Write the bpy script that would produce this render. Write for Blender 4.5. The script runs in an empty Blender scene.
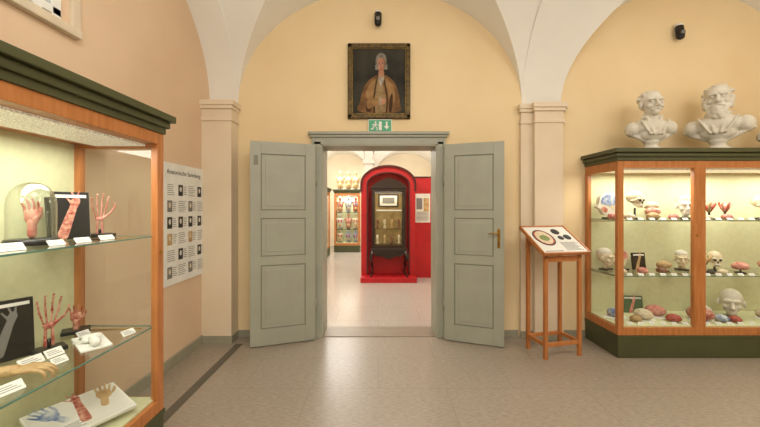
import bpy, bmesh, math, random
from mathutils import Vector, Matrix, Euler, noise
random.seed(7)
S=bpy.context.scene
S.view_settings.view_transform='Standard'
def lin(h):
    h=h.lstrip('#'); r=[]
    for i in (0,2,4):
        c=int(h[i:i+2],16)/255; r.append(c/12.92 if c<=.04045 else ((c+.055)/1.055)**2.4)
    return (*r,1)
MC={}
def mat(name,hexc,rough=.6,metal=0,hex2=None,scale=6,bump=0,emit=0,stretch=(1,1,1),detail=4,spec=.5,bscale=None):
    if name in MC: return MC[name]
    m=bpy.data.materials.new(name); m.use_nodes=True; nt=m.node_tree; b=nt.nodes['Principled BSDF']
    b.inputs['Roughness'].default_value=rough; b.inputs['Metallic'].default_value=metal
    b.inputs['Specular IOR Level'].default_value=spec
    tc=nt.nodes.new('ShaderNodeTexCoord'); mp=nt.nodes.new('ShaderNodeMapping'); mp.inputs['Scale'].default_value=stretch
    nt.links.new(tc.outputs['Object'],mp.inputs[0])
    n=nt.nodes.new('ShaderNodeTexNoise'); n.inputs['Scale'].default_value=scale; n.inputs['Detail'].default_value=detail
    nt.links.new(mp.outputs[0],n.inputs['Vector'])
    r=nt.nodes.new('ShaderNodeValToRGB'); c1=lin(hexc)
    c2=lin(hex2) if hex2 else tuple([x*.9 for x in c1[:3]]+[1])
    r.color_ramp.elements[0].position=.35; r.color_ramp.elements[1].position=.65
    r.color_ramp.elements[0].color=c2; r.color_ramp.elements[1].color=c1
    nt.links.new(n.outputs['Fac'],r.inputs[0]); nt.links.new(r.outputs[0],b.inputs['Base Color'])
    if emit:
        nt.links.new(r.outputs[0],b.inputs['Emission Color']); b.inputs['Emission Strength'].default_value=emit
    if bump:
        n2=nt.nodes.new('ShaderNodeTexNoise'); n2.inputs['Scale'].default_value=bscale or scale*4; nt.links.new(mp.outputs[0],n2.inputs['Vector'])
        bp=nt.nodes.new('ShaderNodeBump'); bp.inputs['Strength'].default_value=bump; bp.inputs['Distance'].default_value=.01
        nt.links.new(n2.outputs['Fac'],bp.inputs['Height']); nt.links.new(bp.outputs[0],b.inputs['Normal'])
    MC[name]=m; return m
def glassmat(name,pw,amp,base):
    m=bpy.data.materials.new(name); m.use_nodes=True; nt=m.node_tree; nt.nodes.clear()
    o=nt.nodes.new('ShaderNodeOutputMaterial'); mx=nt.nodes.new('ShaderNodeMixShader')
    t=nt.nodes.new('ShaderNodeBsdfTransparent'); t.inputs[0].default_value=(.96,.98,.965,1)
    g=nt.nodes.new('ShaderNodeBsdfGlossy'); g.inputs['Roughness'].default_value=.02
    ge=nt.nodes.new('ShaderNodeNewGeometry'); d=nt.nodes.new('ShaderNodeVectorMath'); d.operation='DOT_PRODUCT'
    nt.links.new(ge.outputs['Normal'],d.inputs[0]); nt.links.new(ge.outputs['Incoming'],d.inputs[1])
    def mth(op,a,bv):
        q=nt.nodes.new('ShaderNodeMath'); q.operation=op
        for i,v in enumerate((a,bv)):
            if v is None: continue
            if isinstance(v,(int,float)): q.inputs[i].default_value=v
            else: nt.links.new(v,q.inputs[i])
        return q.outputs[0]
    a=mth('ABSOLUTE',d.outputs['Value'],None); s=mth('SUBTRACT',1.0,a); p=mth('POWER',s,pw); k=mth('MULTIPLY',p,amp); f=mth('ADD',k,base)
    nt.links.new(f,mx.inputs[0]); nt.links.new(t.outputs[0],mx.inputs[1]); nt.links.new(g.outputs[0],mx.inputs[2]); nt.links.new(mx.outputs[0],o.inputs[0])
    return m
GL=glassmat('clear_glass',5.0,.8,.065)
GLD=glassmat('dome_glass',2.2,.75,.07)
WALL=mat('cream_yellow_plaster','#ead3a9',.85,hex2='#e6cda1',scale=1.5,bump=.05,bscale=60)
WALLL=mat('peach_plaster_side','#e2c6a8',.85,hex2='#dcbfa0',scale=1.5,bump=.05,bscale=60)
VAULT=mat('vault_plaster','#eeebe3',.9,hex2='#e9e5dc',scale=1.2,bump=.04,bscale=50)
PIER=mat('pier_plaster','#e5d4bb',.85,hex2='#dfcdb2',scale=2,bump=.04,bscale=60)
GREY=mat('sage_door_paint','#a0a192',.42,hex2='#9b9c8d',scale=4,bump=.03)
GREYD=mat('sage_dark','#7c7e6e',.5)  # darker sage for the door panel grooves and one small plate
SKIRT=mat('skirting_paint','#9c9884',.5)
WOOD=mat('beech_wood','#c07c46',.38,hex2='#ab6a36',scale=5,stretch=(6,6,.7),bump=.05)
OLIVE=mat('olive_paint','#4b4e31',.4,hex2='#45482c',scale=3)
BACKP=mat('case_back_cloth','#d4d4ac',.9,hex2='#cdcda4',scale=20)
WHITE=mat('white_card','#efeee8',.6)
PAPER=mat('paper','#e3e1d9',.7)
INK_SHADE=mat('ink_and_socket_shade','#2e2c2b',.7)
INKG=mat('grey_ink','#7d7a76',.7)
BLACK=mat('black_lacquer','#121110',.3)
DBROWN=mat('dark_walnut','#2c1a10',.3,hex2='#1a0f0a',scale=8,stretch=(5,5,1))
RED=mat('museum_red','#b50f1a',.5,hex2='#a60d16',scale=3)
DRED=mat('dark_red_trim','#4a0a0e',.4)
GOLD=mat('old_gilt','#8f7431',.4,.6,hex2='#5e4a1e',scale=25,bump=.2)
PLAST=mat('plaster_cast','#dcd6c8',.75,hex2='#cdc6b6',scale=9)
BONE=mat('bone_wax','#e0d4b8',.5,hex2='#cdba98',scale=30)
FLESH=mat('flesh_wax','#c4604b',.4,hex2='#96302a',scale=30)
PINK=mat('pink_wax','#dfab98',.45,hex2='#c0685a',scale=22)
REDW=mat('muscle_red_wax','#97201d',.4,hex2='#d8a58c',scale=38)
BROWN=mat('brown_wax','#8a5a3c',.45,hex2='#643826',scale=24)
BLUEW=mat('vein_blue','#3f66a0',.5,hex2='#c9cdd0',scale=18)
TAN=mat('tan_wax','#c6a878',.5,hex2='#ae8b5c',scale=20)
BRASS=mat('brass','#a5813a',.3,.9)
SHELFE=mat('glass_shelf_edge','#5f8a7c',.2)
LAMP=mat('light_diffuser','#f0e6d0',.5,hex2='#a89e88',scale=150,emit=.4)
# ---------------- builder (list based)
_T={}
def tsphere(seg):
    if seg not in _T:
        bm=bmesh.new(); bmesh.ops.create_uvsphere(bm,u_segments=seg,v_segments=max(6,seg*2//3),radius=1)
        bm.verts.index_update(); _T[seg]=([v.co.copy() for v in bm.verts],[tuple(v.index for v in f.verts) for f in bm.faces]); bm.free()
    return _T[seg]
def ext(q):
    return [v.co.copy() for v in q.verts],[tuple(v.index for v in f.verts) for f in q.faces]
class B:
    def __init__(s): s.V=[];s.F=[];s.I=[];s.SM=[];s.mats=[]
    def mi(s,m):
        if m not in s.mats: s.mats.append(m)
        return s.mats.index(m)
    def raw(s,V,F,m,smooth=False,M=None):
        o=len(s.V); i=s.mi(m)
        s.V+= [M@v for v in V] if M is not None else list(V)
        s.F+=[tuple(k+o for k in f) for f in F]; s.I+=[i]*len(F)
        s.SM+= smooth if isinstance(smooth,list) else [smooth]*len(F)
    def box(s,x0,x1,y0,y1,z0,z1,m,bev=0,M=None):
        if bev:
            bm=bmesh.new(); bmesh.ops.create_cube(bm,size=1)
            T=Matrix.Translation(((x0+x1)/2,(y0+y1)/2,(z0+z1)/2))@Matrix.Diagonal((abs(x1-x0),abs(y1-y0),abs(z1-z0),1))
            bmesh.ops.transform(bm,matrix=T,verts=bm.verts)
            bmesh.ops.bevel(bm,geom=bm.edges[:],offset=bev,segments=2,affect='EDGES',profile=.6)
            bm.verts.index_update(); V,F=ext(bm); bm.free(); s.raw(V,F,m,False,M)
        else:
            V=[Vector((x,y,z)) for x in (x0,x1) for y in (y0,y1) for z in (z0,z1)]
            s.raw(V,[(0,1,3,2),(4,6,7,5),(0,4,5,1),(2,3,7,6),(0,2,6,4),(1,5,7,3)],m,False,M)
    def quad(s,pts,m,M=None): s.raw([Vector(p) for p in pts],[(0,1,2,3)],m,False,M)
    def sph(s,c,r,m,rot=None,M=None,seg=16):
        if not isinstance(r,(tuple,list)): r=(r,r,r)
        V,F=tsphere(seg)
        T=Matrix.Translation(c)@(Euler(rot).to_matrix().to_4x4() if rot else Matrix())@Matrix.Diagonal((*r,1))
        if M is not None: T=M@T
        s.raw(V,F,m,True,T)
    def cyl(s,p1,p2,r1,m,r2=None,seg=16,M=None): s.tube([p1,p2],[r1,r1 if r2 is None else r2],m,seg,M)
    def rings(s,R,m,M=None,capa=True,capb=True):
        seg=len(R[0]); V=[v for r in R for v in r]; F=[];SM=[]
        for a in range(len(R)-1):
            for k in range(seg): F.append((a*seg+k,a*seg+(k+1)%seg,(a+1)*seg+(k+1)%seg,(a+1)*seg+k)); SM.append(True)
        if capa: F.append(tuple(range(seg))[::-1]);SM.append(False)
        if capb: F.append(tuple((len(R)-1)*seg+k for k in range(seg)));SM.append(False)
        s.raw(V,F,m,SM,M)
    def lathe(s,prof,m,c=(0,0,0),seg=28,M=None,caps=True):
        R=[[Vector((c[0]+r*math.cos(2*math.pi*k/seg),c[1]+r*math.sin(2*math.pi*k/seg),c[2]+z)) for k in range(seg)] for r,z in prof]
        s.rings(R,m,M,caps and prof[0][0]>1e-4,caps and prof[-1][0]>1e-4)
    def tube(s,pts,rs,m,seg=10,M=None):
        pts=[Vector(p) for p in pts]
        if not isinstance(rs,(list,tuple)): rs=[rs]*len(pts)
        R=[]
        for i,p in enumerate(pts):
            d=(pts[min(i+1,len(pts)-1)]-pts[max(i-1,0)]).normalized(); q=d.to_track_quat('Z','Y')
            R.append([p+q@Vector((rs[i]*math.cos(2*math.pi*k/seg),rs[i]*math.sin(2*math.pi*k/seg),0)) for k in range(seg)])
        s.rings(R,m,M)
    def prism(s,pts,y0,y1,m,M=None):
        n=len(pts); V=[Vector((x,y0,z)) for x,z in pts]+[Vector((x,y1,z)) for x,z in pts]
        F=[tuple(range(n)),tuple(range(2*n-1,n-1,-1))]+[(k,n+k,n+(k+1)%n,(k+1)%n) for k in range(n)]
        s.raw(V,F,m,False,M)
    def mesh(s,me,m,M=None):
        s.raw([v.co for v in me.vertices],[tuple(p.vertices) for p in me.polygons],m,True,M)
    def data(s,name,recalc=True):
        me=bpy.data.meshes.new(name); me.from_pydata([tuple(v) for v in s.V],[],s.F)
        me.polygons.foreach_set('material_index',s.I); me.polygons.foreach_set('use_smooth',s.SM)
        for m in s.mats: me.materials.append(m)
        if recalc:
            bm=bmesh.new(); bm.from_mesh(me); bmesh.ops.recalc_face_normals(bm,faces=bm.faces); bm.to_mesh(me); bm.free()
        me.update(); return me
    def done(s,name,loc=(0,0,0),rot=0,parent=None,recalc=True):
        o=bpy.data.objects.new(name,s.data(name,recalc)); S.collection.objects.link(o); o.location=loc
        o.rotation_euler=rot if isinstance(rot,tuple) else (0,0,rot)
        if parent: o.parent=parent
        return o
def blob(parts,voxel,smooth=4):
    b=B()
    for p in parts:
        if p[0]=='s': b.sph(p[1],p[2],WHITE,rot=p[3] if len(p)>3 else None,seg=18)
        else:
            a=Vector(p[1]);c=Vector(p[2]);r1,r2=p[3],p[4]; n=max(2,int((c-a).length/(min(r1,r2)*.6))+1)
            for k in range(n+1):
                t=k/n; b.sph(a.lerp(c,t),r1+(r2-r1)*t,WHITE,seg=10)
    o=b.done('tmp',recalc=False)
    r=o.modifiers.new('r','REMESH'); r.mode='VOXEL'; r.voxel_size=voxel
    if smooth:
        q=o.modifiers.new('s','SMOOTH'); q.factor=.5; q.iterations=smooth
    dg=bpy.context.evaluated_depsgraph_get(); dg.update()
    me=bpy.data.meshes.new_from_object(o.evaluated_get(dg),depsgraph=dg)
    bpy.data.objects.remove(o); return me

# ---------------- ROOM
YW=4.185; XL=-2.07; ZS=2.85; RISE=1.43
def boxo(name,*a,**k):
    b=B(); b.box(*a,**k); return b.done(name)
def floormat(name,a,bb,c,rough):
    m=bpy.data.materials.new(name); m.use_nodes=True; nt=m.node_tree; p=nt.nodes['Principled BSDF']
    tc=nt.nodes.new('ShaderNodeTexCoord')
    def N(sc,st,det=5):
        mp=nt.nodes.new('ShaderNodeMapping'); mp.inputs['Scale'].default_value=st
        nt.links.new(tc.outputs['Object'],mp.inputs[0]); n=nt.nodes.new('ShaderNodeTexNoise')
        n.inputs['Scale'].default_value=sc;n.inputs['Detail'].default_value=det; nt.links.new(mp.outputs[0],n.inputs['Vector']); return n
    n1=N(20,(1,4,1),6); n2=N(65,(1,3,1),3); n3=N(.8,(1,1,1),2)
    r1=nt.nodes.new('ShaderNodeValToRGB'); e=r1.color_ramp.elements; e[0].position=.34;e[0].color=lin(a);e[1].position=.64;e[1].color=lin(bb)
    nt.links.new(n1.outputs['Fac'],r1.inputs[0])
    r2=nt.nodes.new('ShaderNodeValToRGB'); e=r2.color_ramp.elements; e[0].position=.54;e[0].color=(0,0,0,1);e[1].position=.72;e[1].color=(.55,.55,.55,1)
    nt.links.new(n2.outputs['Fac'],r2.inputs[0])
    mx=nt.nodes.new('ShaderNodeMixRGB'); nt.links.new(r2.outputs[0],mx.inputs[0]); nt.links.new(r1.outputs[0],mx.inputs[1]); mx.inputs[2].default_value=lin(c)
    br=nt.nodes.new('ShaderNodeTexBrick'); br.inputs['Scale'].default_value=1; br.inputs['Brick Width'].default_value=1.2; br.inputs['Row Height'].default_value=.6
    br.inputs['Mortar Size'].default_value=.004; br.inputs['Color1'].default_value=(1,1,1,1); br.inputs['Color2'].default_value=(.95,.95,.95,1); br.inputs['Mortar'].default_value=(.6,.6,.6,1)
    nt.links.new(tc.outputs['Object'],br.inputs['Vector'])
    ml=nt.nodes.new('ShaderNodeMixRGB'); ml.blend_type='MULTIPLY'; ml.inputs[0].default_value=.5
    nt.links.new(mx.outputs[0],ml.inputs[1]); nt.links.new(br.outputs['Color'],ml.inputs[2])
    hs=nt.nodes.new('ShaderNodeHueSaturation'); mr=nt.nodes.new('ShaderNodeMapRange'); mr.inputs[3].default_value=.95; mr.inputs[4].default_value=1.05
    nt.links.new(n3.outputs['Fac'],mr.inputs[0]); nt.links.new(mr.outputs[0],hs.inputs['Value']); nt.links.new(ml.outputs[0],hs.inputs['Color'])
    nt.links.new(hs.outputs[0],p.inputs['Base Color']); p.inputs['Roughness'].default_value=rough
    return m
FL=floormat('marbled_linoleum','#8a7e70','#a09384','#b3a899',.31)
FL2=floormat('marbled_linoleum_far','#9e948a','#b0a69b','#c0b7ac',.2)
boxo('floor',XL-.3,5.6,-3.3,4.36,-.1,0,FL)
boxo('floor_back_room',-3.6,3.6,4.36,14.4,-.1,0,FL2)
boxo('trim_floor_strip',-1.66,-1.58,-3.2,3.97,0,.003,mat('strip_grey','#5d584c',.5))
b=B(); x0,x1,zt=-.70,.73,2.37
b.box(XL-.3,x0,YW,YW+.35,0,4.6,WALL); b.box(x1,5.6,YW,YW+.35,0,4.6,WALL); b.box(x0,x1,YW,YW+.35,zt,4.6,WALL)
b.done('wall_back')
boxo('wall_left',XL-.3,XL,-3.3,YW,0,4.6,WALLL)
boxo('wall_right',5.5,5.8,-3.3,YW,0,4.6,WALL)
boxo('wall_rear',XL-.3,5.8,-3.5,-3.2,0,4.6,WALL)
def g(t): return math.sqrt(max(0,1-t*t))
def vault(b,xa,xb,ya,yb,m,n=40,rise=RISE):
    xc,yc=(xa+xb)/2,(ya+yb)/2; A,Bb=(xb-xa)/2,(yb-ya)/2
    T=[math.sin((2*k/n-1)*math.pi/2) for k in range(n+1)]
    V=[Vector((xc+A*tx,yc+Bb*ty,ZS+rise*max(g(tx),g(ty)))) for tx in T for ty in T]
    I=lambda i,j:i*(n+1)+j; F=[]
    for i in range(n):
        for j in range(n):
            q=(I(i,j),I(i+1,j),I(i+1,j+1),I(i,j+1))
            if i==j: F+=[(q[0],q[1],q[2]),(q[0],q[2],q[3])]
            elif i+j==n-1: F+=[(q[0],q[1],q[3]),(q[1],q[2],q[3])]
            else: F.append(q)
    b.raw(V,F,m,True)
def band(b,axis,u0,u1,w0,w1,m,n=40,drop=.05,rise=RISE):
    uc,A=(u0+u1)/2,(u1-u0)/2
    P=lambda u,w,z: Vector((w,u,z)) if axis=='y' else Vector((u,w,z))
    V=[];F=[]
    for k in range(n+1):
        t=-math.cos(math.pi*k/n); u=uc+A*t; z=ZS+(rise-drop)*g(t)
        V+=[P(u,w0,z+.4),P(u,w0,z),P(u,w1,z),P(u,w1,z+.4)]
        if k:
            o=4*k
            for a in range(3): F.append((o-4+a,o-3+a,o+1+a,o+a))
    b.raw(V,F,m,True)
b=B()
BX=[(-1.72,1.77),(2.25,5.32)]; BY=[(.70,YW),(-3.2,.28)]
for xa,xb in BX:
    for ya,yb in BY: vault(b,xa,xb,ya,yb,VAULT)
for ya,yb in BY:
    band(b,'y',ya,yb,XL,-1.72,VAULT); band(b,'y',ya,yb,1.77,2.25,VAULT); band(b,'y',ya,yb,5.32,5.5,VAULT)
for xa,xb in BX: band(b,'x',xa,xb,.28,.70,VAULT)
b.box(XL-.3,5.8,-3.5,YW+.35,4.6,4.7,VAULT)
o=b.done('ceiling',recalc=False); o.data.set_sharp_from_angle(angle=math.radians(25))
def pier(name,x0,x1,y0,y1,bx=None):
    b=B(); b.box(x0,x1,y0,y1,0,ZS-.24,PIER)
    def cap(x0,x1,y0):
        e=.035
        b.box(x0-.01,x1+.015,y0-.015,y1,ZS-.24,ZS-.2,PIER,.005)
        b.box(x0,x1+.005,y0-.005,y1,ZS-.2,ZS-.1,PIER)
        b.box(x0-.02,x1+.02,y0-.03,y1,ZS-.1,ZS-.06,PIER,.006)
        b.box(x0-.03,x1+e,y0-e-.01,y1,ZS-.06,ZS,PIER,.006)
    cap(x0,x1,y0)
    b.box(x0,x1+.012,y0-.012,y1,0,.09,SKIRT,.003)
    if bx:
        b.box(bx[0],bx[1],bx[2],y1,0,ZS-.24,PIER); cap(bx[0],bx[1],bx[2]); b.box(bx[0],bx[1]+.01,bx[2]-.012,y1,0,.09,SKIRT,.003)
    return b.done(name)
pier('trim_pilaster_corner',XL+.001,-1.72,YW-.2,YW-.001)
pier('trim_pilaster_middle',1.88,2.22,YW-.11,YW-.001,(1.74,2.26,YW-.045))
pier('trim_pier_front',1.77,2.25,.28,.70)
boxo('baseboard_left',XL,XL+.02,-3.2,YW-.2,0,.1,SKIRT,.004)
b=B(); b.box(-1.72,-.84,YW-.02,YW,0,.09,SKIRT,.004); b.box(.85,1.72,YW-.02,YW,0,.09,SKIRT,.004); b.box(2.28,5.5,YW-.02,YW,0,.09,SKIRT,.004); b.done('baseboard_back')
b=B(); y0,y1,z0,z1=.7,2.33,2.74,3.75
Wc=mat('window_paint','#dccdb4',.5); Wg=mat('frosted_pane','#bfc7c8',.25)
b.box(XL,XL+.05,y0,y1,z0,z0+.06,Wc,.01); b.box(XL,XL+.04,y1-.07,y1,z0,z1,Wc,.01); b.box(XL,XL+.04,y0,y0+.07,z0,z1,Wc,.01); b.box(XL,XL+.04,y0,y1,z1-.07,z1,Wc,.01)
b.box(XL,XL+.012,y0,y1,z0,z1,WALLL)
b.box(XL,XL+.03,y0+.15,2.12,z0+.12,z1-.15,Wg); b.box(XL,XL+.045,2.0,2.05,z0+.06,z1,WHITE); b.box(XL,XL+.045,1.3,1.35,z0+.06,z1,WHITE)
b.box(XL,XL+.04,2.12,2.18,z0+.06,z1-.1,WHITE,.005);b.box(XL,XL+.04,y0+.1,2.18,z0+.07,z0+.12,WHITE,.005)
b.done('window_1')
b=B(); y=YW
for xa,xb in ((-.81,x0+.005),(x1-.005,.825)):
    b.box(xa,xb,y-.035,y,0,2.40,GREY,.004)
    b.box(xa if xa<0 else xb-.03,(xa+.03) if xa<0 else xb,y-.05,y,0,2.44,GREY,.006)
b.box(-.81,.825,y-.035,y,2.365,2.47,GREY,.004); b.box(-.83,.845,y-.06,y,2.45,2.48,GREY,.006); b.box(-.85,.865,y-.08,y,2.48,2.515,GREY,.008)
b.box(x0,x0+.02,y-.03,y+.37,0,2.37,GREY); b.box(x1-.02,x1,y-.03,y+.37,0,2.37,GREY); b.box(x0,x1,y-.03,y+.37,2.35,2.37,GREY)
b.box(x0,x1,y+.0,y+.35,0,.008,mat('threshold_wood','#8a7c6a',.4))
b.done('trim_door_casing')
def leaf(name,hx,hy,ang,mirror,handle,W=.745):
    H,T=2.34,.042; b=B()
    b.box(0,W,0,T,0,H,GREY,.003)
    for ys in (-.012,T):
        ya,yb=ys,ys+.012
        st=.115
        b.box(0,st,ya,yb,0,H,GREY,.003); b.box(W-st,W,ya,yb,0,H,GREY,.003)
        for za,zb in ((0,.19),(.92,1.02),(1.46,1.55),(2.2,H)): b.box(st,W-st,ya,yb,za,zb,GREY,.003)
        for za,zb in ((.19,.92),(1.02,1.46),(1.55,2.2)):
            yc=-.004 if ys<0 else T-.004
            b.box(st,W-st,yc,yc+.008,za,zb,GREYD)
            b.box(st+.012,W-st-.012,yc-.003,yc+.011,za+.012,zb-.012,GREY,.003)
            b.box(st+.05,W-st-.05,yc-.007,yc+.015,za+.05,zb-.05,GREY,.006)
    for z in (.35,1.85): b.cyl((-.012,T/2,z),(-.012,T/2,z+.12),.012,GREY)
    if handle:
        x=W-.06
        b.box(x-.015,x+.015,-.018,-.012,1.12,1.34,BRASS,.003)
        b.cyl((x,-.06,1.29),(x,-.01,1.29),.009,BRASS); b.tube([(x,-.06,1.29),(x-.05,-.062,1.29),(x-.11,-.06,1.285)],[.010,.008,.007],BRASS)
        b.cyl((x,-.02,1.17),(x,-.015,1.17),.007,BLACK)
    else:
        b.box(W-.085,W-.04,-.016,-.012,2.07,2.18,GREYD)
    if mirror: b.V=[Vector((-v.x,v.y,v.z)) for v in b.V]
    return b.done(name,(hx,hy,.01),ang)
leaf('door_1',-.755,4.09,math.radians(19),True,False,.735)
leaf('door_2',.80,4.09,math.radians(-20),False,True,.675)

# ---------------- BACK ROOM
BW=mat('back_room_plaster','#eee2ca',.85,hex2='#eadcc2',scale=1.5)
boxo('wall_back_room_left',-3.0,-2.7,YW+.35,14.3,0,4.6,BW)
boxo('wall_back_room_right',2.7,3.0,YW+.35,14.3,0,4.6,BW)
boxo('wall_back_room_end',-3.0,3.0,14.0,14.3,0,4.6,BW)
b=B()
BY2=[(4.54,9.0,RISE),(9.4,14.0,.95)]
for ya,yb,rs in BY2:
    vault(b,-2.4,-.35,ya,yb,VAULT,rise=rs); vault(b,-.15,2.4,ya,yb,VAULT,rise=rs)
    band(b,'y',ya,yb,-2.7,-2.4,VAULT,rise=rs); band(b,'y',ya,yb,-.35,-.15,VAULT,rise=rs); band(b,'y',ya,yb,2.4,2.7,VAULT,rise=rs)
band(b,'x',-2.4,-.35,9.0,9.4,VAULT,rise=1.0,drop=.12); band(b,'x',-.15,2.4,9.0,9.4,VAULT,rise=1.0,drop=.12)
# spandrel walls over the transverse arch
for xa,xb in ((-2.4,-.35),(-.15,2.4)):
    n=30; uc,A=(xa+xb)/2,(xb-xa)/2
    for k in range(n):
        u0=uc-A*math.cos(math.pi*k/n); u1=uc-A*math.cos(math.pi*(k+1)/n)
        z0_,z1_=ZS+.88*g((u0-uc)/A),ZS+.88*g((u1-uc)/A)
        b.quad([(u0,9.0,z0_),(u1,9.0,z1_),(u1,9.0,4.6),(u0,9.0,4.6)],VAULT)
b.box(-.35,-.15,9.0,9.4,ZS,4.6,VAULT)
b.box(-3,3,4.3,14.3,4.6,4.7,VAULT)
o=b.done('ceiling_back_room',recalc=False); o.data.set_sharp_from_angle(angle=math.radians(25))
b=B(); b.box(-.36,-.14,13.9,13.999,0,ZS,VAULT,.004); b.box(-.4,-.1,13.86,13.999,ZS-.1,ZS,VAULT,.006); b.done('trim_pilaster_end')
b=B(); b.box(-.36,-.14,9.05,9.35,0,ZS,VAULT,.004); b.box(-.4,-.1,9.0,9.4,ZS-.1,ZS,VAULT,.006); b.done('trim_pier_back_room')
def arch_pts(xa,xb,z0,zs,rise,n=24):
    xc,A=(xa+xb)/2,(xb-xa)/2; p=[(xa,z0)]
    for k in range(n+1):
        t=math.pi*k/n; p.append((xc-A*math.cos(t),zs+rise*math.sin(t)))
    p.append((xb,z0)); return p
def arch_band(b,xa,xb,z0,zs,rise,w,y0,y1,m,n=24):
    o=arch_pts(xa,xb,z0,zs,rise,n); i=arch_pts(xa+w,xb-w,z0,zs,rise-w,n)
    for k in range(len(o)-1):
        b.prism([o[k],o[k+1],i[k+1],i[k]],y0,y1,m)
b=B(); Y=7.45
b.box(-.36,1.22,Y+.25,Y+.33,0,2.26,RED); b.box(-.36,1.22,Y+.24,Y+.34,2.26,2.29,DRED)
b.prism(arch_pts(-.37,.82,0,2.1,.38),Y+.18,Y+.26,RED)
arch_band(b,-.37,.82,.0,2.1,.38,.13,Y,Y+.2,RED)
arch_band(b,-.39,.84,1.95,2.1,.42,.045,Y-.03,Y+.2,DRED)
arch_band(b,-.25,.70,.12,2.1,.27,.03,Y-.01,Y+.05,DRED)
b.box(-.37,.82,Y-.30,Y+.2,0,.11,RED,.01)
b.box(.84,1.18,Y+.235,Y+.25,1.25,1.9,PAPER); b.box(.87,1.0,Y+.23,Y+.236,1.55,1.8,INKG); b.box(1.03,1.15,Y+.23,Y+.236,1.5,1.8,TAN)
for k in range(7): b.box(.87,1.14,Y+.23,Y+.236,1.3+k*.03,1.31+k*.03,INKG)
b.done('red_display_wall')
b=B(); xa,xb=-.16,.62; ya,yb=Y-.28,Y+.1
b.box(xa,xb,ya,yb,.62,.72,DBROWN,.01); b.box(xa+.03,xb-.03,ya+.03,yb-.03,.72,.78,DBROWN)
for X in (xa+.04,xb-.04):
    s=-1 if X<.2 else 1
    for YY,t in ((ya+.03,-1),(yb-.04,1)):
        b.tube([(X,YY,.66),(X+s*.035,YY+t*.01,.52),(X+s*.01,YY,.36),(X-s*.012,YY,.22),(X+s*.03,YY,.14),(X+s*.035,YY,.111)],[.035,.032,.02,.015,.02,.02],DBROWN)
b.prism([(xa+.06,.62),(xa+.12,.56),(xa+.25,.55),((xa+xb)/2,.49),(xb-.25,.55),(xb-.12,.56),(xb-.06,.62)],ya+.01,ya+.03,DBROWN)
for X in (xa+.03,xb-.09):
    for YY in (ya+.03,yb-.07): b.box(X,X+.06,YY,YY+.04,.78,1.95,DBROWN)
b.box(xa+.02,xb-.02,ya+.02,yb,1.93,1.99,DBROWN,.01)
b.prism([(xa+.0,1.99),(xa+.04,2.05),(xa+.12,2.11),(xa+.24,2.17),(.23,2.22),(xb-.24,2.17),(xb-.12,2.11),(xb-.04,2.05),(xb,1.99)],ya+.0,yb,DBROWN)
b.box(xa+.06,xb-.06,yb-.04,yb-.03,.78,1.93,mat('vitrine_back','#a88f5e',.8,hex2='#8b7446',scale=8))
b.quad([(xa+.06,ya+.04,.8),(xb-.06,ya+.04,.8),(xb-.06,ya+.04,1.93),(xa+.06,ya+.04,1.93)],GL)
for z in (1.12,1.5): b.box(xa+.06,xb-.06,ya+.05,yb-.04,z,z+.012,GL)
b.box(xa+.17,xb-.17,yb-.06,yb-.05,1.60,1.88,DBROWN); b.box(xa+.2,xb-.2,yb-.065,yb-.06,1.63,1.85,PAPER); b.box(xa+.26,xb-.26,yb-.068,yb-.065,1.68,1.81,INKG)
for k in range(4):
    for j,z in enumerate((.79,1.134)):
        x=xa+.15+k*.155; b.lathe([(.03,0),(.035,.03),(.015,.08),(.035,.14),(.025,.19),(.001,.21)],(BONE,TAN,BROWN)[(k+2*j)%3],(x,yb-.14,z),seg=10)
b.box(xa+.12,xb-.12,ya+.06,ya+.16,1.514,1.54,PAPER)
b.done('wooden_vitrine_cabinet')
def area(n,loc,sx,sy,e,col,rot=(0,0,0)):
    l=bpy.data.lights.new(n,'AREA'); l.shape='RECTANGLE'; l.size=sx;l.size_y=sy;l.energy=e;l.color=col
    o=bpy.data.objects.new(n,l);S.collection.objects.link(o);o.location=loc;o.rotation_euler=rot; return o
area('vitrine_lamp',(.23,Y-.1,1.91),.5,.12,2.5,(1,.88,.66))

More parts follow.
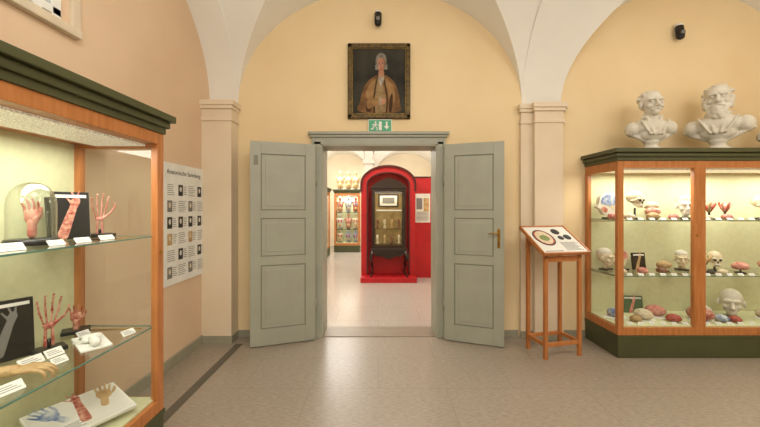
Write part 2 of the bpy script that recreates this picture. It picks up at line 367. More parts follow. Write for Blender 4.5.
# ---------------- display cases
def case(name,L,D,nb,loc,rot,shelves=(.81,1.41),H=2.22,light=14):
    b=B(); zb,zr=.24,.32; zc=H-.13; pw,pt=.062,.045
    b.box(.0,L,.0,D,0,zb,OLIVE,.004); b.box(-.006,L+.006,-.008,D,zb-.03,zb,OLIVE,.004)
    b.box(0,L,0,D,zb,zr,WOOD,.003); b.box(.03,L-.03,.03,D-.02,zr,zr+.012,BACKP)
    b.box(0,L,0,D,zc-.075,zc,WOOD,.003)
    b.box(-.01,L+.01,-.01,D,zc,zc+.04,OLIVE,.003); b.box(-.03,L+.03,-.03,D,zc+.04,zc+.085,OLIVE,.01); b.box(-.055,L+.055,-.055,D,zc+.085,zc+.13,OLIVE,.006)
    b.box(.05,L-.05,.09,.42,zc-.088,zc-.076,LAMP)
    w=L/nb
    for k in range(nb):
        for xa in (k*w,(k+1)*w-pw): b.box(xa,xa+pw,0,pt,zr,zc-.07,WOOD,.003)
        xa,xb=k*w+pw,(k+1)*w-pw
        b.quad([(xa,.02,zr),(xb,.02,zr),(xb,.02,zc-.07),(xa,.02,zc-.07)],GL)
        b.cyl(((k+1)*w-pw/2,-.006,1.3),((k+1)*w-pw/2,0,1.3),.012,BRASS)
    for xa in (0,L-pt):
        b.box(xa,xa+pt,D-.05,D,zr,zc-.07,WOOD,.003); xm=xa+pt/2
        b.quad([(xm,pt,zr),(xm,D-.05,zr),(xm,D-.05,zc-.07),(xm,pt,zc-.07)],GL)
        b.box(xa,xa+pt,pt,D-.05,zc-.1,zc-.07,WOOD)
    b.box(pt,L-pt,D-.015,D-.005,zr,zc-.07,BACKP)
    for z in shelves:
        b.quad([(.03,.04,z),(L-.03,.04,z),(L-.03,D-.03,z),(.03,D-.03,z)],GL); b.box(.03,L-.03,.036,.041,z-.008,z,SHELFE)
        for xa in (.028,L-.032): b.box(xa,xa+.004,.04,D-.03,z-.008,z,SHELFE)
        for k in range(nb+1):
            q=min(max(k*w,.05),L-.05); b.cyl((q,D-.03,z-.03),(q,.12,z-.013),.005,BRASS)
    o=b.done(name,loc,rot)
    M=Matrix.Translation(loc)@Matrix.Rotation(rot,4,'Z')
    for k in range(nb):
        a=area('case_lamp',M@Vector((w*(k+.5),.25,zc-.10)),w*.85,.25,light*w,(1,.97,.86)); a.rotation_euler=(0,0,rot)
    return o
case('glass_display_case',2.5,.58,2,(-1.45,-.2,0),math.pi/2,light=8.5)
case('glass_display_case',2.61,.57,3,(2.54,3.60,0),0,(.86,1.46),light=10.5)
case('glass_display_case',.9,.5,1,(-1.55,12.0,0),0,(.8,1.4),light=12)
case('glass_display_case',3.2,.55,3,(-1.62,8.3,0),math.pi/2,light=6)
# ---------------- exhibits
def brainmesh():
    bm=bmesh.new(); bmesh.ops.create_icosphere(bm,subdivisions=5,radius=1)
    for v in bm.verts:
        d=v.co.normalized(); w=d*3.2+Vector((noise.noise(d*2.3),noise.noise(d*2.3+Vector((5,0,0))),noise.noise(d*2.3+Vector((0,9,0)))))*1.3
        n=abs(noise.noise(w*1.25)); r=1-.13*max(0,1-n*6)
        if d.z>-.3: r-=.16*math.exp(-(d.x/.07)**2)
        v.co=Vector((d.x*.066*r,d.y*.085*r,(d.z*.058*r) if d.z>0 else d.z*.04*r))+Vector((0,0,.042))
    me=bpy.data.meshes.new('brain'); bm.to_mesh(me); bm.free(); return me
BR=brainmesh(); _bc={}
def place(key,build,name,loc,rot):
    if key not in _bc: _bc[key]=build().data(name)
    o=bpy.data.objects.new(name,_bc[key]); S.collection.objects.link(o); o.location=loc; o.rotation_euler=(0,0,rot); return o
def brain(loc,rot=0,m=PINK,sc=1,stand=0.0,board=None):
    def f():
        b=B(); h=.0
        if stand: b.lathe([(.05,0),(.05,.012),(.01,.02),(.008,stand),(.02,stand)],BLACK); h=stand-.004
        if board: b.box(-.1,.1,-.08,.08,0,.012,board,.003); h=.010
        b.mesh(BR,m,Matrix.Translation((0,0,h))@Matrix.Scale(sc,4))
        b.sph((0,.055*sc,.025*sc+h),(.035*sc,.025*sc,.02*sc),FLESH); b.cyl((0,.03*sc,h+.03*sc),(0,.045*sc,h+.003),.012*sc,BONE)
        return b
    return place(('br',m.name,sc,stand,board.name if board else 0),f,'brain_model',loc,rot)
SK=blob([('s',(0,.01,.135),(.07,.088,.07)),('s',(0,-.045,.09),(.05,.04,.045)),('c',(-.045,-.05,.1),(-.06,.0,.09),.013,.01),('c',(.045,-.05,.1),(.06,0,.09),.013,.01),
  ('s',(0,-.062,.05),(.032,.026,.03)),('c',(-.045,-.01,.06),(-.03,-.06,.025),.012,.012),('c',(.045,-.01,.06),(.03,-.06,.025),.012,.012),('c',(-.03,-.06,.025),(.03,-.06,.025),.013,.013),('c',(-.045,-.07,.115),(.045,-.07,.115),.012,.012)],.004,3)
def skull(loc,rot=0,sc=1,m=BONE,stand=0):
    b=B();h=0
    if stand: b.lathe([(.06,0),(.06,.015),(.012,.022),(.01,stand)],BLACK); h=stand-.012
    M=Matrix.Translation((0,0,h))@Matrix.Scale(sc,4); b.mesh(SK,m,M)
    for s in(-1,1): b.sph((s*.025*sc,-.078*sc,h+.096*sc),(.017*sc,.012*sc,.015*sc),INK_SHADE)  # dark ellipsoids stand in for the shade inside eye sockets and nose
    b.sph((0,-.085*sc,h+.07*sc),(.009*sc,.01*sc,.014*sc),INK_SHADE)
    b.box(-.024*sc,.024*sc,-.09*sc,-.07*sc,h+.036*sc,h+.05*sc,WHITE,.002)
    return b.done('skull_model',loc,rot)
def headparts(z=0,hair=1,beard=0,k=1.0):
    P=[('s',(0,.015,.12),(.076,.092,.085)),('s',(0,-.022,.072),(.058,.058,.075)),('s',(0,-.05,.018),(.036,.036,.028)),
       ('c',(0,-.084,.105),(0,-.112,.062),.009,.0145),('s',(-.014,-.094,.058),(.009,.012,.008)),('s',(.014,-.094,.058),(.009,.012,.008)),
       ('c',(-.044,-.072,.118),(-.012,-.087,.118),.012,.011),('c',(.044,-.072,.118),(.012,-.087,.118),.012,.011),
       ('s',(-.028,-.072,.097),(.012,.01,.007)),('s',(.028,-.072,.097),(.012,.01,.007)),
       ('c',(-.02,-.078,.036),(.02,-.078,.036),.008,.008),('c',(-.016,-.077,.024),(.016,-.077,.024),.009,.009),
       ('s',(-.042,-.055,.066),(.02,.02,.018)),('s',(.042,-.055,.066),(.02,.02,.018)),
       ('s',(-.08,.0,.085),(.01,.02,.03)),('s',(.08,.0,.085),(.01,.02,.03))]
    if hair:
        rr=random.Random(3)
        for i in range(34):
            a=rr.uniform(-.4,math.pi+.4); e=rr.uniform(.1,1.3)
            x=math.cos(a)*math.cos(e);y=math.sin(a)*math.cos(e)
            P.append(('s',(x*.076,.018+y*.083,.125+math.sin(e)*.072),(.02,.02,.016)))
    if beard:
        rr=random.Random(5)
        for i in range(34):
            t=rr.uniform(-1,1); q=rr.uniform(0,1)
            P.append(('s',(t*.055*(1-.4*q),-.05-.03*(1-abs(t)),.03-q*.075),(.018,.016,.022)))
        P+=[('s',(-.068,-.03,.05),(.018,.03,.04)),('s',(.068,-.03,.05),(.018,.03,.04))]
    if hair or beard:
        P+=[('c',(0,-.09,.046),(-.036,-.08,.03),.011,.008),('c',(0,-.09,.046),(.036,-.08,.03),.011,.008)]
    Q=[]
    for p in P:
        if p[0]=='s': Q.append(('s',tuple(Vector(p[1])*k+Vector((0,0,z))),tuple(Vector(p[2])*k)))
        else: Q.append(('c',tuple(Vector(p[1])*k+Vector((0,0,z))),tuple(Vector(p[2])*k+Vector((0,0,z))),p[3]*k,p[4]*k))
    return Q
def bust(name,loc,rot,sc,hair,beard,sw=1.0,hz=0):
    P=headparts(.355,hair,beard,1.2)
    P+=[('c',(0,.01,.28),(0,.0,.40),.066,.06),('s',(0,.0,.235),(.15*sw,.09,.09)),('s',(0,-.015,.165),(.11*sw,.075,.075)),('s',(0,-.01,.115),(.065*sw,.06,.05)),
        ('s',(-.15*sw,.015,.225),(.065,.07,.075)),('s',(.15*sw,.015,.225),(.065,.07,.075)),('s',(0,.03,.285),(.12*sw,.06,.05)),
        ('c',(-.06,-.045,.33),(-.02,-.095,.16),.018,.014),('c',(.06,-.045,.33),(.02,-.095,.16),.018,.014),
        ('c',(-.07,.0,.335),(.0,.06,.35),.022,.022),('c',(.07,.0,.335),(.0,.06,.35),.022,.022),
        ('c',(-.11*sw,-.07,.29),(-.05,-.095,.16),.012,.01),('c',(.11*sw,-.07,.29),(.05,-.095,.16),.012,.01),
        ('c',(-.19*sw,.0,.19),(-.03,-.02,.09),.02,.02),('c',(.19*sw,.0,.19),(.03,-.02,.09),.02,.02)]
    me=blob(P,.005,1); b=B(); b.mesh(me,PLAST)
    b.lathe([(.095,0),(.095,.02),(.08,.03),(.06,.045),(.052,.06),(.06,.08),(.07,.1)],PLAST)
    o=b.done(name,loc,rot); o.scale=(sc,sc,sc); return o
ZT=2.221
bust('plaster_bust',(3.07,3.82,ZT),math.radians(-12),1.14,1,0,1.05)
bust('plaster_bust',(3.82,3.82,ZT),math.radians(-45),1.26,1,1,1.12)
bust('plaster_bust',(4.50,3.82,ZT),math.radians(-15),.78,1,0,1.15)
def handparts(curl=.15,skel=False,arm=.05):
    P=[]; k=.5 if skel else 1
    bases=[(-.034,.088),(-.012,.095),(.011,.093),(.032,.085)]; Ls=[.058,.072,.078,.068]; fan=[-.16,-.05,.04,.14]
    for (x,z),L,f in zip(bases,Ls,fan):
        p=Vector((x,0,z)); a=0
        r=.0088*k
        if skel: P.append(('c',(x*.5,0,.025),(x,0,z),.0045,.0045)); P.append(('s',(x,0,z),.0065))
        for s,fr in enumerate((.45,.31,.24)):
            a+=curl*(.6+s*.5)
            d=Vector((math.sin(f),-math.sin(a),math.cos(a))).normalized(); q=p+d*L*fr
            P.append(('c',p,q,r,r*.88)); 
            if skel: P.append(('s',q,.0055))
            p=q; r*=.88
    T=[Vector((.022,-.005,.03)),Vector((.052,-.018,.062)),Vector((.064,-.026,.09)),Vector((.066,-.03,.112))]
    for i in range(3): P.append(('c',T[i],T[i+1],(.013,.0105,.0095)[i]*k,(.0105,.0095,.008)[i]*k))
    if skel:
        P+=[('s',(0,0,.02),(.024,.01,.014)),('c',(-.012,0,.01),(-.014,0,-arm),.006,.008),('c',(.012,0,.01),(.014,0,-arm),.006,.008)]
    else:
        P+=[('s',(0,0,.055),(.042,.014,.048)),('s',(-.018,0,.065),(.024,.014,.036)),('s',(.018,0,.065),(.024,.014,.036)),('c',(0,0,.02),(0,0,-arm),.024,.024),('s',(.025,-.006,.04),(.018,.014,.028))]
    return P
HN=blob(handparts(.18),.003,2); HS=blob(handparts(.12,True,.07),.0022,1); HC=blob(handparts(.42),.003,2)
def standing_hand(name,loc,rot,me,m,h=.09,dome=False,sc=1):
    b=B()
    b.box(-.07,.07,-.05,.05,0,.022,BLACK,.004)
    b.cyl((0,0,.02),(0,0,h),.008,BLACK)
    b.mesh(me,m,Matrix.Translation((0,0,h+.04*sc))@Matrix.Scale(sc,4))
    if dome:
        b.lathe([(.105,.0),(.105,.02),(.1,.03),(.001,.03)],BLACK)
        b.lathe([(.095,.031),(.095,.2),(.09,.235),(.078,.268),(.055,.295),(.028,.31),(.0001,.314)],GLD,seg=40,caps=False)
    return b.done(name,loc,rot)
R90=math.pi/2
zU,zM=1.411,.811
standing_hand('hand_model_under_glass_dome',(-1.74,1.71,zU),R90-1.35,HN,PINK,.06,True,.82)
standing_hand('dissected_hand_model',(-1.76,2.15,zU),R90-.5,HS,PINK,.05,False,1.05)
standing_hand('dissected_hand_model',(-1.80,1.86,zM),R90-.6,HS,REDW,.07,False,1.15)
standing_hand('dissected_hand_model',(-1.90,2.14,zM),R90-.9,HN,REDW,.03,False,.7)
def lying(name,loc,rot,me,m,sc=1,board=None,roll=0):
    b=B(); h=.024*sc
    if board: b.box(-.07,.07,-.14,.14,0,.012,board,.003); h+=.011
    b.mesh(me,m,Matrix.Translation((0,-.06,h))@Matrix.Scale(sc,4)@Matrix.Rotation(-R90,4,'X')@Matrix.Rotation(math.pi,4,'Z'))
    return b.done(name,loc,rot)
lying('white_hand_cast',(-1.66,1.97,zM),math.radians(50),HC,WHITE,1.05,WHITE)
lying('wax_hand_cast',(-1.66,1.60,zM),math.radians(-65),HC,TAN,1.15)
ARM=blob([('c',(-.05,0,-.1),(0,0,.06),.03,.022),('c',(0,0,.06),(.02,0,.12),.02,.024),('c',(.0,0,.1),(-.03,0,.15),.008,.006),('c',(.02,0,.12),(.0,0,.18),.008,.006),('c',(.03,0,.12),(.035,0,.18),.008,.006)],.004,1)
def book(name,loc,rot,w,h,t,cov,art=None,lean=.12,artm=REDW,asc=.8):
    b=B(); M=Matrix.Rotation(-lean,4,'X')
    b.box(-w/2,w/2,0,t,0.004,h,cov,.002,M=M); b.box(-w/2+.006,w/2+.001,.003,t-.003,.008,h-.004,PAPER,M=M)
    if art:
        b.mesh(art,artm,M@Matrix.Translation((.005,-.001,h*.42))@Matrix.Diagonal((asc,.05,asc,1)))
        b.box(-w/2+.015,w/2-.015,-.002,0,h-.035,h-.018,WHITE,M=M)
    b.box(-.02,.02,t,t+.06,0,.008,BLACK)
    return b.done(name,loc,rot)
book('anatomy_book',(-1.78,1.98,zU),R90-.6,.17,.28,.02,BLACK,ARM,.12,REDW,.9)
book('anatomy_book',(-1.90,2.06,zU),R90-.3,.15,.25,.02,BLACK,ARM,.12,FLESH)
book('anatomy_book',(-1.88,1.73,zM),R90-.5,.2,.31,.03,BLACK,ARM,.1,INKG)
book('anatomy_book',(-1.86,1.42,zM),R90-.5,.2,.28,.03,BLACK,ARM,.1,REDW)
def labels(name,lst):
    b=B()
    for (x,y,z,r,w,h) in lst:
        M=Matrix.Translation((x,y,z))@Matrix.Rotation(r,4,'Z')@Matrix.Rotation(-.75,4,'X')
        b.box(-w/2,w/2,0,.004,.002,h,WHITE,M=M)
        for k in range(3): b.box(-w*.38,w*(.38-.12*k),-.0006,0,h*(.3+.2*k),h*(.36+.2*k),INKG,M=M)
    return b.done(name)
r=R90-.25
labels('exhibit_labels',[(-1.57,1.46,zU,r,.1,.045),(-1.58,1.68,zU,r,.07,.035),(-1.57,1.82,zU,r,.075,.035),(-1.57,1.98,zU,r,.08,.035),
  (-1.55,1.44,zM,r,.1,.05),(-1.72,1.70,zM,r,.1,.05),(-1.70,1.80,zM,r,.08,.05),(-1.53,2.1,zM,r,.08,.04),(-1.79,2.08,zM,r,.07,.04),(-1.6,1.72,zM,r,.07,.04)])
b=B(); M=Matrix.Rotation(.22,4,'X')
b.box(-.22,.22,-.15,.15,.0,.02,WHITE,.002,M=M)
b.box(-.21,.21,-.14,.14,.02,.0205,PAPER,M=M)
for dx,me,m_,an in ((-.1,HN,BLUEW,.5),(.02,ARM,REDW,.2),(.12,HN,TAN,-.3)):
    b.mesh(me,m_,M@Matrix.Translation((dx,.02,.0215))@Matrix.Rotation(an,4,'Z')@Matrix.Diagonal((.9,.9,.04,1))@Matrix.Rotation(R90,4,'X')@Matrix.Rotation(math.pi,4,'X'))
for k in range(5): b.box(-.19,-.02-.02*(k%2),-.12+k*.012,-.116+k*.012,.0205,.0212,INKG,M=M)
b.box(-.2,.2,.1,.13,-.055,.0,BLACK,M=M)
b.done('printed_anatomy_board',(-1.72,1.97,.40),R90-.5)
# ---------- poster on left wall
b=B(); w,h=.78,1.22
b.box(0,w,0,.008,0,h,WHITE)
rr=random.Random(2)
def P(x0,x1,z0,z1,m,t=.001): b.box(x0,x1,-t,0,z0,z1,m)
for ci in range(4):
    for ri in range(6):
        x=.05+ci*.185; z=.06+ri*.165
        if (ci+ri)%2==0 or ri==3:
            P(x,x+.08,z+.01,z+.125,(INKG,INK_SHADE,TAN,INK_SHADE)[(ci*2+ri)%4])
            b.sph((x+.04,-.001,z+.078),(.02,.001,.028),(BONE,PLAST)[ri%2],seg=10)
            for k in range(5): P(x+.09,x+.09+rr.uniform(.045,.07),z+.025+k*.02,z+.031+k*.02,INKG)
        else:
            for k in range(6): P(x,x+rr.uniform(.09,.14),z+.015+k*.02,z+.021+k*.02,INKG)
tx=bpy.data.curves.new('t','FONT'); tx.body='Anatomische Sammlung'; tx.size=.065; tx.extrude=.0005
to=bpy.data.objects.new('t',tx); S.collection.objects.link(to)
dg=bpy.context.evaluated_depsgraph_get(); dg.update(); tme=bpy.data.meshes.new_from_object(to.evaluated_get(dg),depsgraph=dg); bpy.data.objects.remove(to)
b.mesh(tme,INK_SHADE,Matrix.Translation((.04,-.001,h-.11))@Matrix.Rotation(R90,4,'X'))
b.done('information_poster',(XL+.012,3.27,.82),R90)
# ---------- portrait painting
b=B(); W_,H_=.765,.915
FR=mat('gilt_frame_dark','#6b5426',.45,.4,hex2='#3d2f15',scale=30,bump=.3)
CB=mat('portrait_ground','#3d392e',.6,hex2='#211f19',scale=3.2,spec=.2)
b.box(0,W_,.01,.03,0,H_,FR)
for a in ((0,W_,0,.055),(0,W_,H_-.055,H_),(0,.055,0,H_),(W_-.055,W_,0,H_)): b.box(a[0],a[1],-.02,.02,a[2],a[3],FR,.012)
for a in ((.052,W_-.052,.052,.062),(.052,W_-.052,H_-.062,H_-.052),(.052,.062,.052,H_-.052),(W_-.062,W_-.052,.052,H_-.052)): b.box(a[0],a[1],-.008,.012,a[2],a[3],GOLD,.002)
b.box(.05,W_-.05,.004,.012,.05,H_-.05,CB)
def pm(n,c,c2,s=14): return mat('paint_'+n,c,.7,hex2=c2,scale=s,spec=.2)
COAT=pm('coat','#8a6542','#634529',9); COAT2=pm('coat_light','#a07c52','#83623d',9); SK_=pm('skin','#bd8c72','#a5755c',8); WG=pm('wig','#8d877b','#6a655b'); LC=pm('lace','#b5ac98','#8b8473'); VS=pm('vest','#a08660','#806a47'); SH=pm('shadow','#4a3522','#37281b')
def sp(ctrl,n=6):
    out=[];N=len(ctrl)
    for i in range(N):
        p0,p1,p2,p3=[Vector(ctrl[(i+k-1)%N]) for k in range(4)]
        for j in range(n):
            t=j/n; out.append(tuple(.5*((2*p1)+(p2-p0)*t+(2*p0-5*p1+4*p2-p3)*t*t+(3*p1-p0-3*p2+p3)*t**3)))
    return out
lay=[0.0035]
def lp(ctrl,m):
    y=lay[0]; lay[0]-=.0004; b.prism(sp([(x*W_,z*H_) for x,z in ctrl]),y,y+.0006,m)
lp([(.20,.09),(.20,.24),(.26,.42),(.36,.53),(.47,.58),(.60,.58),(.72,.51),(.80,.38),(.83,.22),(.80,.09)],COAT)
lp([(.29,.32),(.33,.43),(.44,.53),(.42,.36),(.36,.24)],COAT2)
lp([(.60,.53),(.70,.47),(.76,.34),(.74,.2),(.66,.3)],COAT2)
lp([(.66,.10),(.67,.26),(.71,.34),(.72,.22),(.70,.10)],SH)
lp([(.30,.10),(.30,.19),(.36,.14),(.36,.09)],SH)
lp([(.41,.1),(.42,.3),(.45,.50),(.54,.50),(.60,.3),(.60,.1)],VS)
lp([(.44,.09),(.43,.26),(.47,.50),(.45,.50),(.41,.28),(.41,.09)],SH)
lp([(.61,.09),(.62,.28),(.575,.50),(.59,.51),(.64,.28),(.63,.09)],SH)
for k in range(5): lp([(.50,.14+k*.055),(.507,.147+k*.055),(.514,.14+k*.055),(.507,.133+k*.055)],GOLD)
lp([(.455,.70),(.445,.77),(.465,.84),(.53,.875),(.595,.85),(.62,.78),(.612,.70),(.58,.65),(.49,.65)],WG)
lp([(.50,.64),(.495,.56),(.53,.53),(.575,.56),(.575,.64)],SK_)
lp([(.478,.70),(.475,.76),(.495,.80),(.54,.81),(.58,.795),(.595,.75),(.59,.69),(.565,.63),(.535,.612),(.505,.63)],SK_)
for z in (.70,.665):
    lp([(.435,z),(.455,z+.025),(.482,z+.02),(.485,z-.01),(.455,z-.02)],WG); lp([(.588,z+.01),(.592,z+.03),(.62,z+.03),(.635,z),(.61,z-.015)],WG)
lp([(.56,.80),(.585,.795),(.597,.75),(.590,.69),(.565,.63),(.575,.70),(.578,.76)],pm('skin_shade','#8f6248','#835840'))
lp([(.50,.57),(.485,.54),(.50,.49),(.525,.43),(.55,.46),(.58,.52),(.58,.57),(.54,.548)],LC)
lp([(.30,.20),(.36,.27),(.46,.27),(.53,.25),(.52,.19),(.42,.16),(.33,.13)],COAT2)
lp([(.50,.18),(.50,.26),(.53,.27),(.545,.19)],LC)
lp([(.53,.19),(.535,.25),(.58,.265),(.615,.24),(.60,.21),(.57,.19)],SK_)
for x in (.507,.557):
    lp([(x-.014,.728),(x,.736),(x+.014,.728),(x,.722)],INK_SHADE); lp([(x-.018,.748),(x,.757),(x+.018,.748),(x,.751)],SH)
lp([(.53,.73),(.522,.69),(.535,.682),(.546,.69)],pm('nose','#a37159','#95664f')); lp([(.512,.658),(.534,.665),(.556,.658),(.534,.650)],pm('lips','#8a4a3d','#84463a'))
b.done('portrait_painting',(-.37,YW-.032,2.68))
EG=mat('exit_green','#0a8452',.35,emit=.25); b=B()
b.box(0,.29,0,.03,0,.155,WHITE,.004); b.box(.008,.282,-.003,0,.01,.145,EG)
b.prism([(.215,.125),(.235,.125),(.235,.07),(.258,.07),(.225,.03),(.192,.07),(.215,.07)],-.005,-.003,WHITE)
b.cyl((.09,-.005,.118),(.09,-.003,.118),.011,WHITE)
for q in ([(.13,.02),(.165,.02),(.165,.125),(.13,.125)],[(.07,.1),(.1,.105),(.095,.06),(.075,.062)],[(.075,.065),(.06,.03),(.03,.028),(.03,.038),(.05,.042),(.065,.07)],[(.085,.065),(.105,.045),(.1,.02),(.112,.02),(.116,.05),(.095,.07)],[(.1,.1),(.125,.08),(.12,.073),(.095,.09)],[(.075,.1),(.045,.085),(.05,.075),(.08,.09)]): b.prism(q,-.005,-.003,WHITE)
b.done('emergency_exit_sign',(-.12,YW-.031,2.517))
def sensor(loc):
    b=B(); b.box(-.022,.022,-.012,0,.0,.12,WHITE,.004); b.cyl((0,-.01,.1),(0,-.05,.11),.01,WHITE)
    b.cyl((0,-.07,-.06),(0,-.05,.06),.042,BLACK,.046); b.sph((0,-.05,.06),(.046,.046,.03),BLACK); b.sph((0,-.07,-.06),(.042,.042,.035),BLACK)
    b.cyl((0,-.05,.07),(0,-.05,.1),.034,WHITE)
    b.box(-.02,.02,-.118,-.1,-.04,.0,INKG,.003)
    b.done('security_camera',loc)
sensor((.0,YW-.003,3.88)); sensor((3.66,YW-.003,3.72))
# ---------- lectern
b=B()
for sx in(-1,1):
    b.box(sx*.21-.018,sx*.21+.018,-.165,-.129,0,1.12,WOOD,.003); b.box(sx*.21-.018,sx*.21+.018,.115,.151,0,1.30,WOOD,.003)
    b.box(sx*.21-.014,sx*.21+.014,-.13,.12,.13,.17,WOOD,.003)
    b.prism([(-.165,1.11),(.151,1.29),(.151,1.24),(-.165,1.06)],sx*.21-.014,sx*.21+.014,WOOD,M=Matrix(((0,1,0,0),(1,0,0,0),(0,0,1,0),(0,0,0,1))))
b.box(-.2,.2,-.16,-.135,.13,.17,WOOD,.003); b.box(-.2,.2,.12,.145,.13,.17,WOOD,.003); b.box(-.2,.2,.12,.145,1.17,1.23,WOOD,.003);b.box(-.2,.2,-.16,-.135,1.02,1.08,WOOD,.003)
T=Matrix.Translation((0,-.01,1.225))@Matrix.Rotation(math.radians(33),4,'X')
b.box(-.29,.29,-.24,.24,0,.022,WOOD,.003,M=T)
for a in ((-.29,.29,-.24,-.222),(-.29,.29,.222,.24),(-.29,-.272,-.24,.24),(.272,.29,-.24,.24)): b.box(a[0],a[1],a[2],a[3],.02,.036,WOOD,.003,M=T)
b.box(-.272,.272,-.222,.222,.022,.026,PAPER,M=T)
b.lathe([(.11,.0),(.11,.002)],INK_SHADE,M=T@Matrix.Translation((-.11,.03,.026))@Matrix.Diagonal((1.1,1.25,1,1))); b.lathe([(.098,.0),(.098,.003)],FLESH,M=T@Matrix.Translation((-.11,.03,.026))@Matrix.Diagonal((1.1,1.25,1,1))); b.lathe([(.085,.0),(.085,.004)],BONE,M=T@Matrix.Translation((-.11,.03,.026))@Matrix.Diagonal((1.1,1.3,1,1)))
b.lathe([(.045,.0),(.045,.005)],mat('leaf_green','#7d8a52',.6),M=T@Matrix.Translation((-.11,.02,.026))@Matrix.Diagonal((1.3,1.1,1,1)))
for x,y,r in ((.1,.13,.05),(.19,.03,.045),(.1,.02,.035)): b.lathe([(r,0),(r,.002)],INK_SHADE,M=T@Matrix.Translation((x,y,.026)))
for k in range(8): b.box(.03,.24-.02*(k%3),-.19+k*.018,-.183+k*.018,.026,.027,INKG,M=T)
b.box(-.24,-.02,-.2,-.19,.026,.027,INKG,M=T)
b.done('wooden_lectern_stand',(1.93,3.76,0),math.radians(13))
# ---------- exhibits in right case
zA,zB,zC=1.461,.861,.333
HD_=blob(headparts(0,0,0),.005,2)
def head(loc,rot,m,sc=1,top=None):
    b=B(); b.box(-.06,.06,-.05,.05,0,.02,BLACK,.004); b.cyl((0,0,.02),(0,0,.06),.03,m)
    b.mesh(HD_,m,Matrix.Translation((0,0,.05))@Matrix.Scale(sc,4))
    if top: b.sph((0,.02*sc,.05+.16*sc),(.072*sc,.088*sc,.06*sc),top)
    b.done('anatomical_head_model',loc,rot)
def organ(name,loc,rot,m1,m2):
    b=B(); b.lathe([(.055,0),(.055,.015),(.012,.02),(.01,.1),(.02,.11)],BLACK)
    for k in range(5):
        a=k*1.256; b.tube([(0,0,.09),(.03*math.cos(a),.03*math.sin(a),.13),(.06*math.cos(a),.05*math.sin(a),.17),(.05*math.cos(a+.4),.05*math.sin(a+.4),.2)],[.018,.014,.012,.005],(m1,m2)[k%2])
    b.sph((0,0,.13),(.035,.03,.04),m1); b.done(name,loc,rot)
def halfhead(loc,rot,m,m2,sc=1):
    b=B(); b.box(-.05,.05,-.05,.05,0,.02,BLACK,.003); b.cyl((0,0,.02),(0,0,.06),.01,BLACK)
    pr=sp([(-.09,.10),(-.07,.17),(0,.21),(.08,.18),(.1,.11),(.06,.05),(.05,.0),(-.03,.0),(-.06,.02),(-.075,.05),(-.105,.07)],4)
    pr=[(x*sc,z*sc+.05) for x,z in pr]; b.prism(pr,0,.05*sc,m)
    b.prism([(x*sc,z*sc+.05) for x,z in sp([(-.07,.11),(-.055,.165),(0,.192),(.065,.165),(.08,.11),(.03,.085),(-.03,.095)],4)],-.004,0,m2)
    b.prism([(x*sc,z*sc+.05) for x,z in sp([(.02,.08),(.05,.085),(.06,.06),(.03,.055)],4)],-.004,0,BONE)
    b.prism([(x*sc,z*sc+.05) for x,z in sp([(-.07,.06),(-.04,.075),(-.01,.05),(-.02,.02),(-.05,.025)],4)],-.004,0,REDW)
    b.done('sectioned_head_model',loc,rot)
skull((2.93,3.88,zA),.3,1.0,BONE,.13)
halfhead((2.70,3.98,zA),.0,PLAST,BLUEW,1.25)
brain((2.78,3.76,zA),.4,BONE,.7); brain((3.04,3.76,zA),.4,TAN,.8); brain((3.15,3.9,zA),1.2,PINK,.9,.05); brain((3.27,3.76,zA),.1,PINK,.65); brain((3.24,4.03,zA),.6,BONE,.9,.12)
brain((2.63,3.80,zA),.6,PINK,.7)
head((2.68,4.0,zB),.5,BONE,.95,PLAST); halfhead((2.87,4.0,zB),.1,BONE,PINK,.9); brain((3.17,3.8,zB),.4,BROWN,.65); brain((3.28,3.9,zB),.9,TAN,.85,.04); brain((2.70,3.76,zB),.2,BONE,.6); brain((2.94,3.78,zB),.2,PINK,.7)
brain((2.98,3.82,zC),.3,BONE,1.15,0,WHITE); brain((3.22,3.95,zC),1.0,PINK,1.2,0,WHITE); brain((3.27,3.76,zC),1.0,FLESH,.85); brain((2.72,3.9,zC),.5,BLUEW,1.0,0,WHITE); brain((2.85,3.76,zC),.5,TAN,.7)
book('anatomy_book',(3.08,4.0,zB),.05,.16,.2,.02,BLACK,ARM,.12,TAN,.7); book('anatomy_book',(3.06,4.07,zC),-.1,.22,.2,.02,mat('green_cover','#4f6b48',.5),ARM,.12,PINK,.7)
head((3.56,3.94,zA),-.5,PLAST,1.05,BONE)
organ('nerve_plexus_model',(3.74,3.84,zA),.3,FLESH,TAN); organ('nerve_plexus_model',(3.98,3.9,zA),.8,PINK,FLESH); brain((3.86,3.76,zA),.2,PINK,.65); brain((3.62,3.72,zA),.2,BONE,.5)
head((3.55,3.98,zB),-.5,BONE,.85,PLAST); organ('nerve_plexus_model',(3.71,3.86,zB),.1,TAN,BONE); skull((3.88,3.92,zB),-.4,.9,BONE,.06); brain((4.05,3.8,zB),.4,PINK,.9,.04); brain((3.66,3.74,zB),.4,BLACK,.45); brain((3.80,3.75,zB),.4,BONE,.55)
brain((3.60,3.80,zC),.4,REDW,1.45,0,WHITE); brain((3.78,3.98,zC),.4,PLAST,1.2,0,BLACK); head((4.05,3.90,zC),-.7,PLAST,1.35); brain((3.80,3.76,zC),.2,BLUEW,.8); brain((3.93,3.74,zC),.2,FLESH,.7)
for X in (4.4,4.65,4.9):
    skull((X,3.9,zA),.2,1,BONE,.08); brain((X+.02,3.85,zB),.5,PINK,1,.05); brain((X,3.85,zC),.5,BONE,1.1,0,WHITE)
ll=[]
for z in (zA,zB,zC):
    for k in range(13):
        x=2.72+k*.12
        if abs(x-3.41)<.06: continue
        ll.append((x,3.662,z,0,.055,.03))
labels('exhibit_labels',ll)
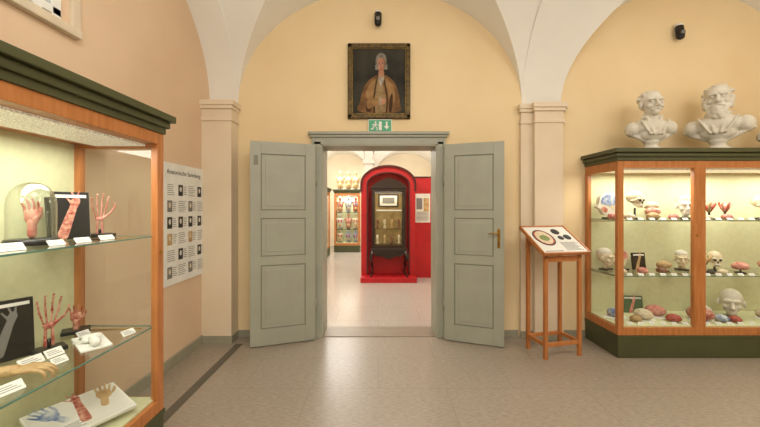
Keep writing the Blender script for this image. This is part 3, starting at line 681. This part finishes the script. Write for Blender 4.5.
TOR=blob([('s',(0,0,.28),(.12,.07,.14)),('s',(0,0,.12),(.10,.065,.10)),('s',(-.11,0,.37),(.04,.04,.04)),('s',(.11,0,.37),(.04,.04,.04)),('c',(0,0,.4),(0,0,.47),.035,.035),('s',(0,0,.52),(.05,.06,.07))],.01,2)
def torso(loc,m,m2,sc=1,rot=0):
    b=B(); b.box(-.1,.1,-.07,.07,0,.02,BLACK,.003); b.mesh(TOR,m,Matrix.Translation((0,0,.0))@Matrix.Scale(sc,4))
    b.sph((-.045*sc,-.05*sc,.3*sc),(.04*sc,.03*sc,.06*sc),m2); b.sph((.045*sc,-.05*sc,.3*sc),(.04*sc,.03*sc,.06*sc),m2); b.sph((0,-.055*sc,.15*sc),(.06*sc,.03*sc,.06*sc),TAN)
    b.done('anatomical_torso_model',loc,rot)
for i,X in enumerate((-1.36,-1.06,-.80)):
    torso((X,12.22,1.4),(REDW,BLUEW,FLESH)[i%3],(PINK,PLAST,BLUEW)[i],.98)
    torso((X,12.22,.8),(PLAST,REDW,BONE)[i%3],(FLESH,PINK,REDW)[i],.98)
    torso((X,12.22,ZT+.0),TAN,PINK,1.15)
    torso((X,12.22,.333),BLUEW if i else BONE,FLESH,.8)
for i,yy in enumerate((8.7,9.2,9.7,10.3,10.8,11.2)):
    torso((-1.85,yy,.81),(REDW,BONE)[i%2],PINK,.9,R90); torso((-1.85,yy,1.41),(BONE,REDW)[i%2],PINK,.9,R90)
# ---------------- LIGHTS
warm=(1,.95,.86)
area('room_light',(0,.5,3.7),2.2,1.2,58,warm,(math.radians(18),0,0))
area('room_light',(3.6,.9,3.6),2.2,1.2,52,warm,(math.radians(15),0,0))
area('room_light_rear',(1.2,-2.4,3.0),4.5,1.6,62,warm,(math.radians(68),0,0))
cool=(1,.98,.94)
area('uplight',(0,.9,2.4),.8,.4,36,cool,(math.pi,0,0)); area('uplight',(3.8,1.4,2.5),.8,.4,34,cool,(math.pi,0,0))
area('back_room_light',(-1.2,6.4,3.9),1.2,1.6,80,cool); area('back_room_light',(1.0,6.0,3.9),1.2,1.6,60,cool); area('back_room_light',(-1.3,11.2,3.55),1.0,1.4,110,cool)
area('back_room_uplight',(-1.4,11.0,2.5),.8,.8,60,cool,(math.pi,0,0)); area('back_room_uplight',(.9,11.0,2.5),.8,.8,60,cool,(math.pi,0,0)); area('back_room_uplight',(0,7.0,2.9),.8,.8,40,cool,(math.pi,0,0))
w=bpy.data.worlds.new('World'); S.world=w; w.use_nodes=True; w.node_tree.nodes['Background'].inputs[0].default_value=(1,.9,.78,1); w.node_tree.nodes['Background'].inputs[1].default_value=.3
c=bpy.data.cameras.new('Camera'); c.sensor_width=36; c.lens=36*340/760; c.shift_x=2/760; c.shift_y=-6.5/760; c.clip_start=.05
co=bpy.data.objects.new('Camera',c); S.collection.objects.link(co); co.location=(0,0,1.6); co.rotation_euler=(math.radians(90),0,0); S.camera=co
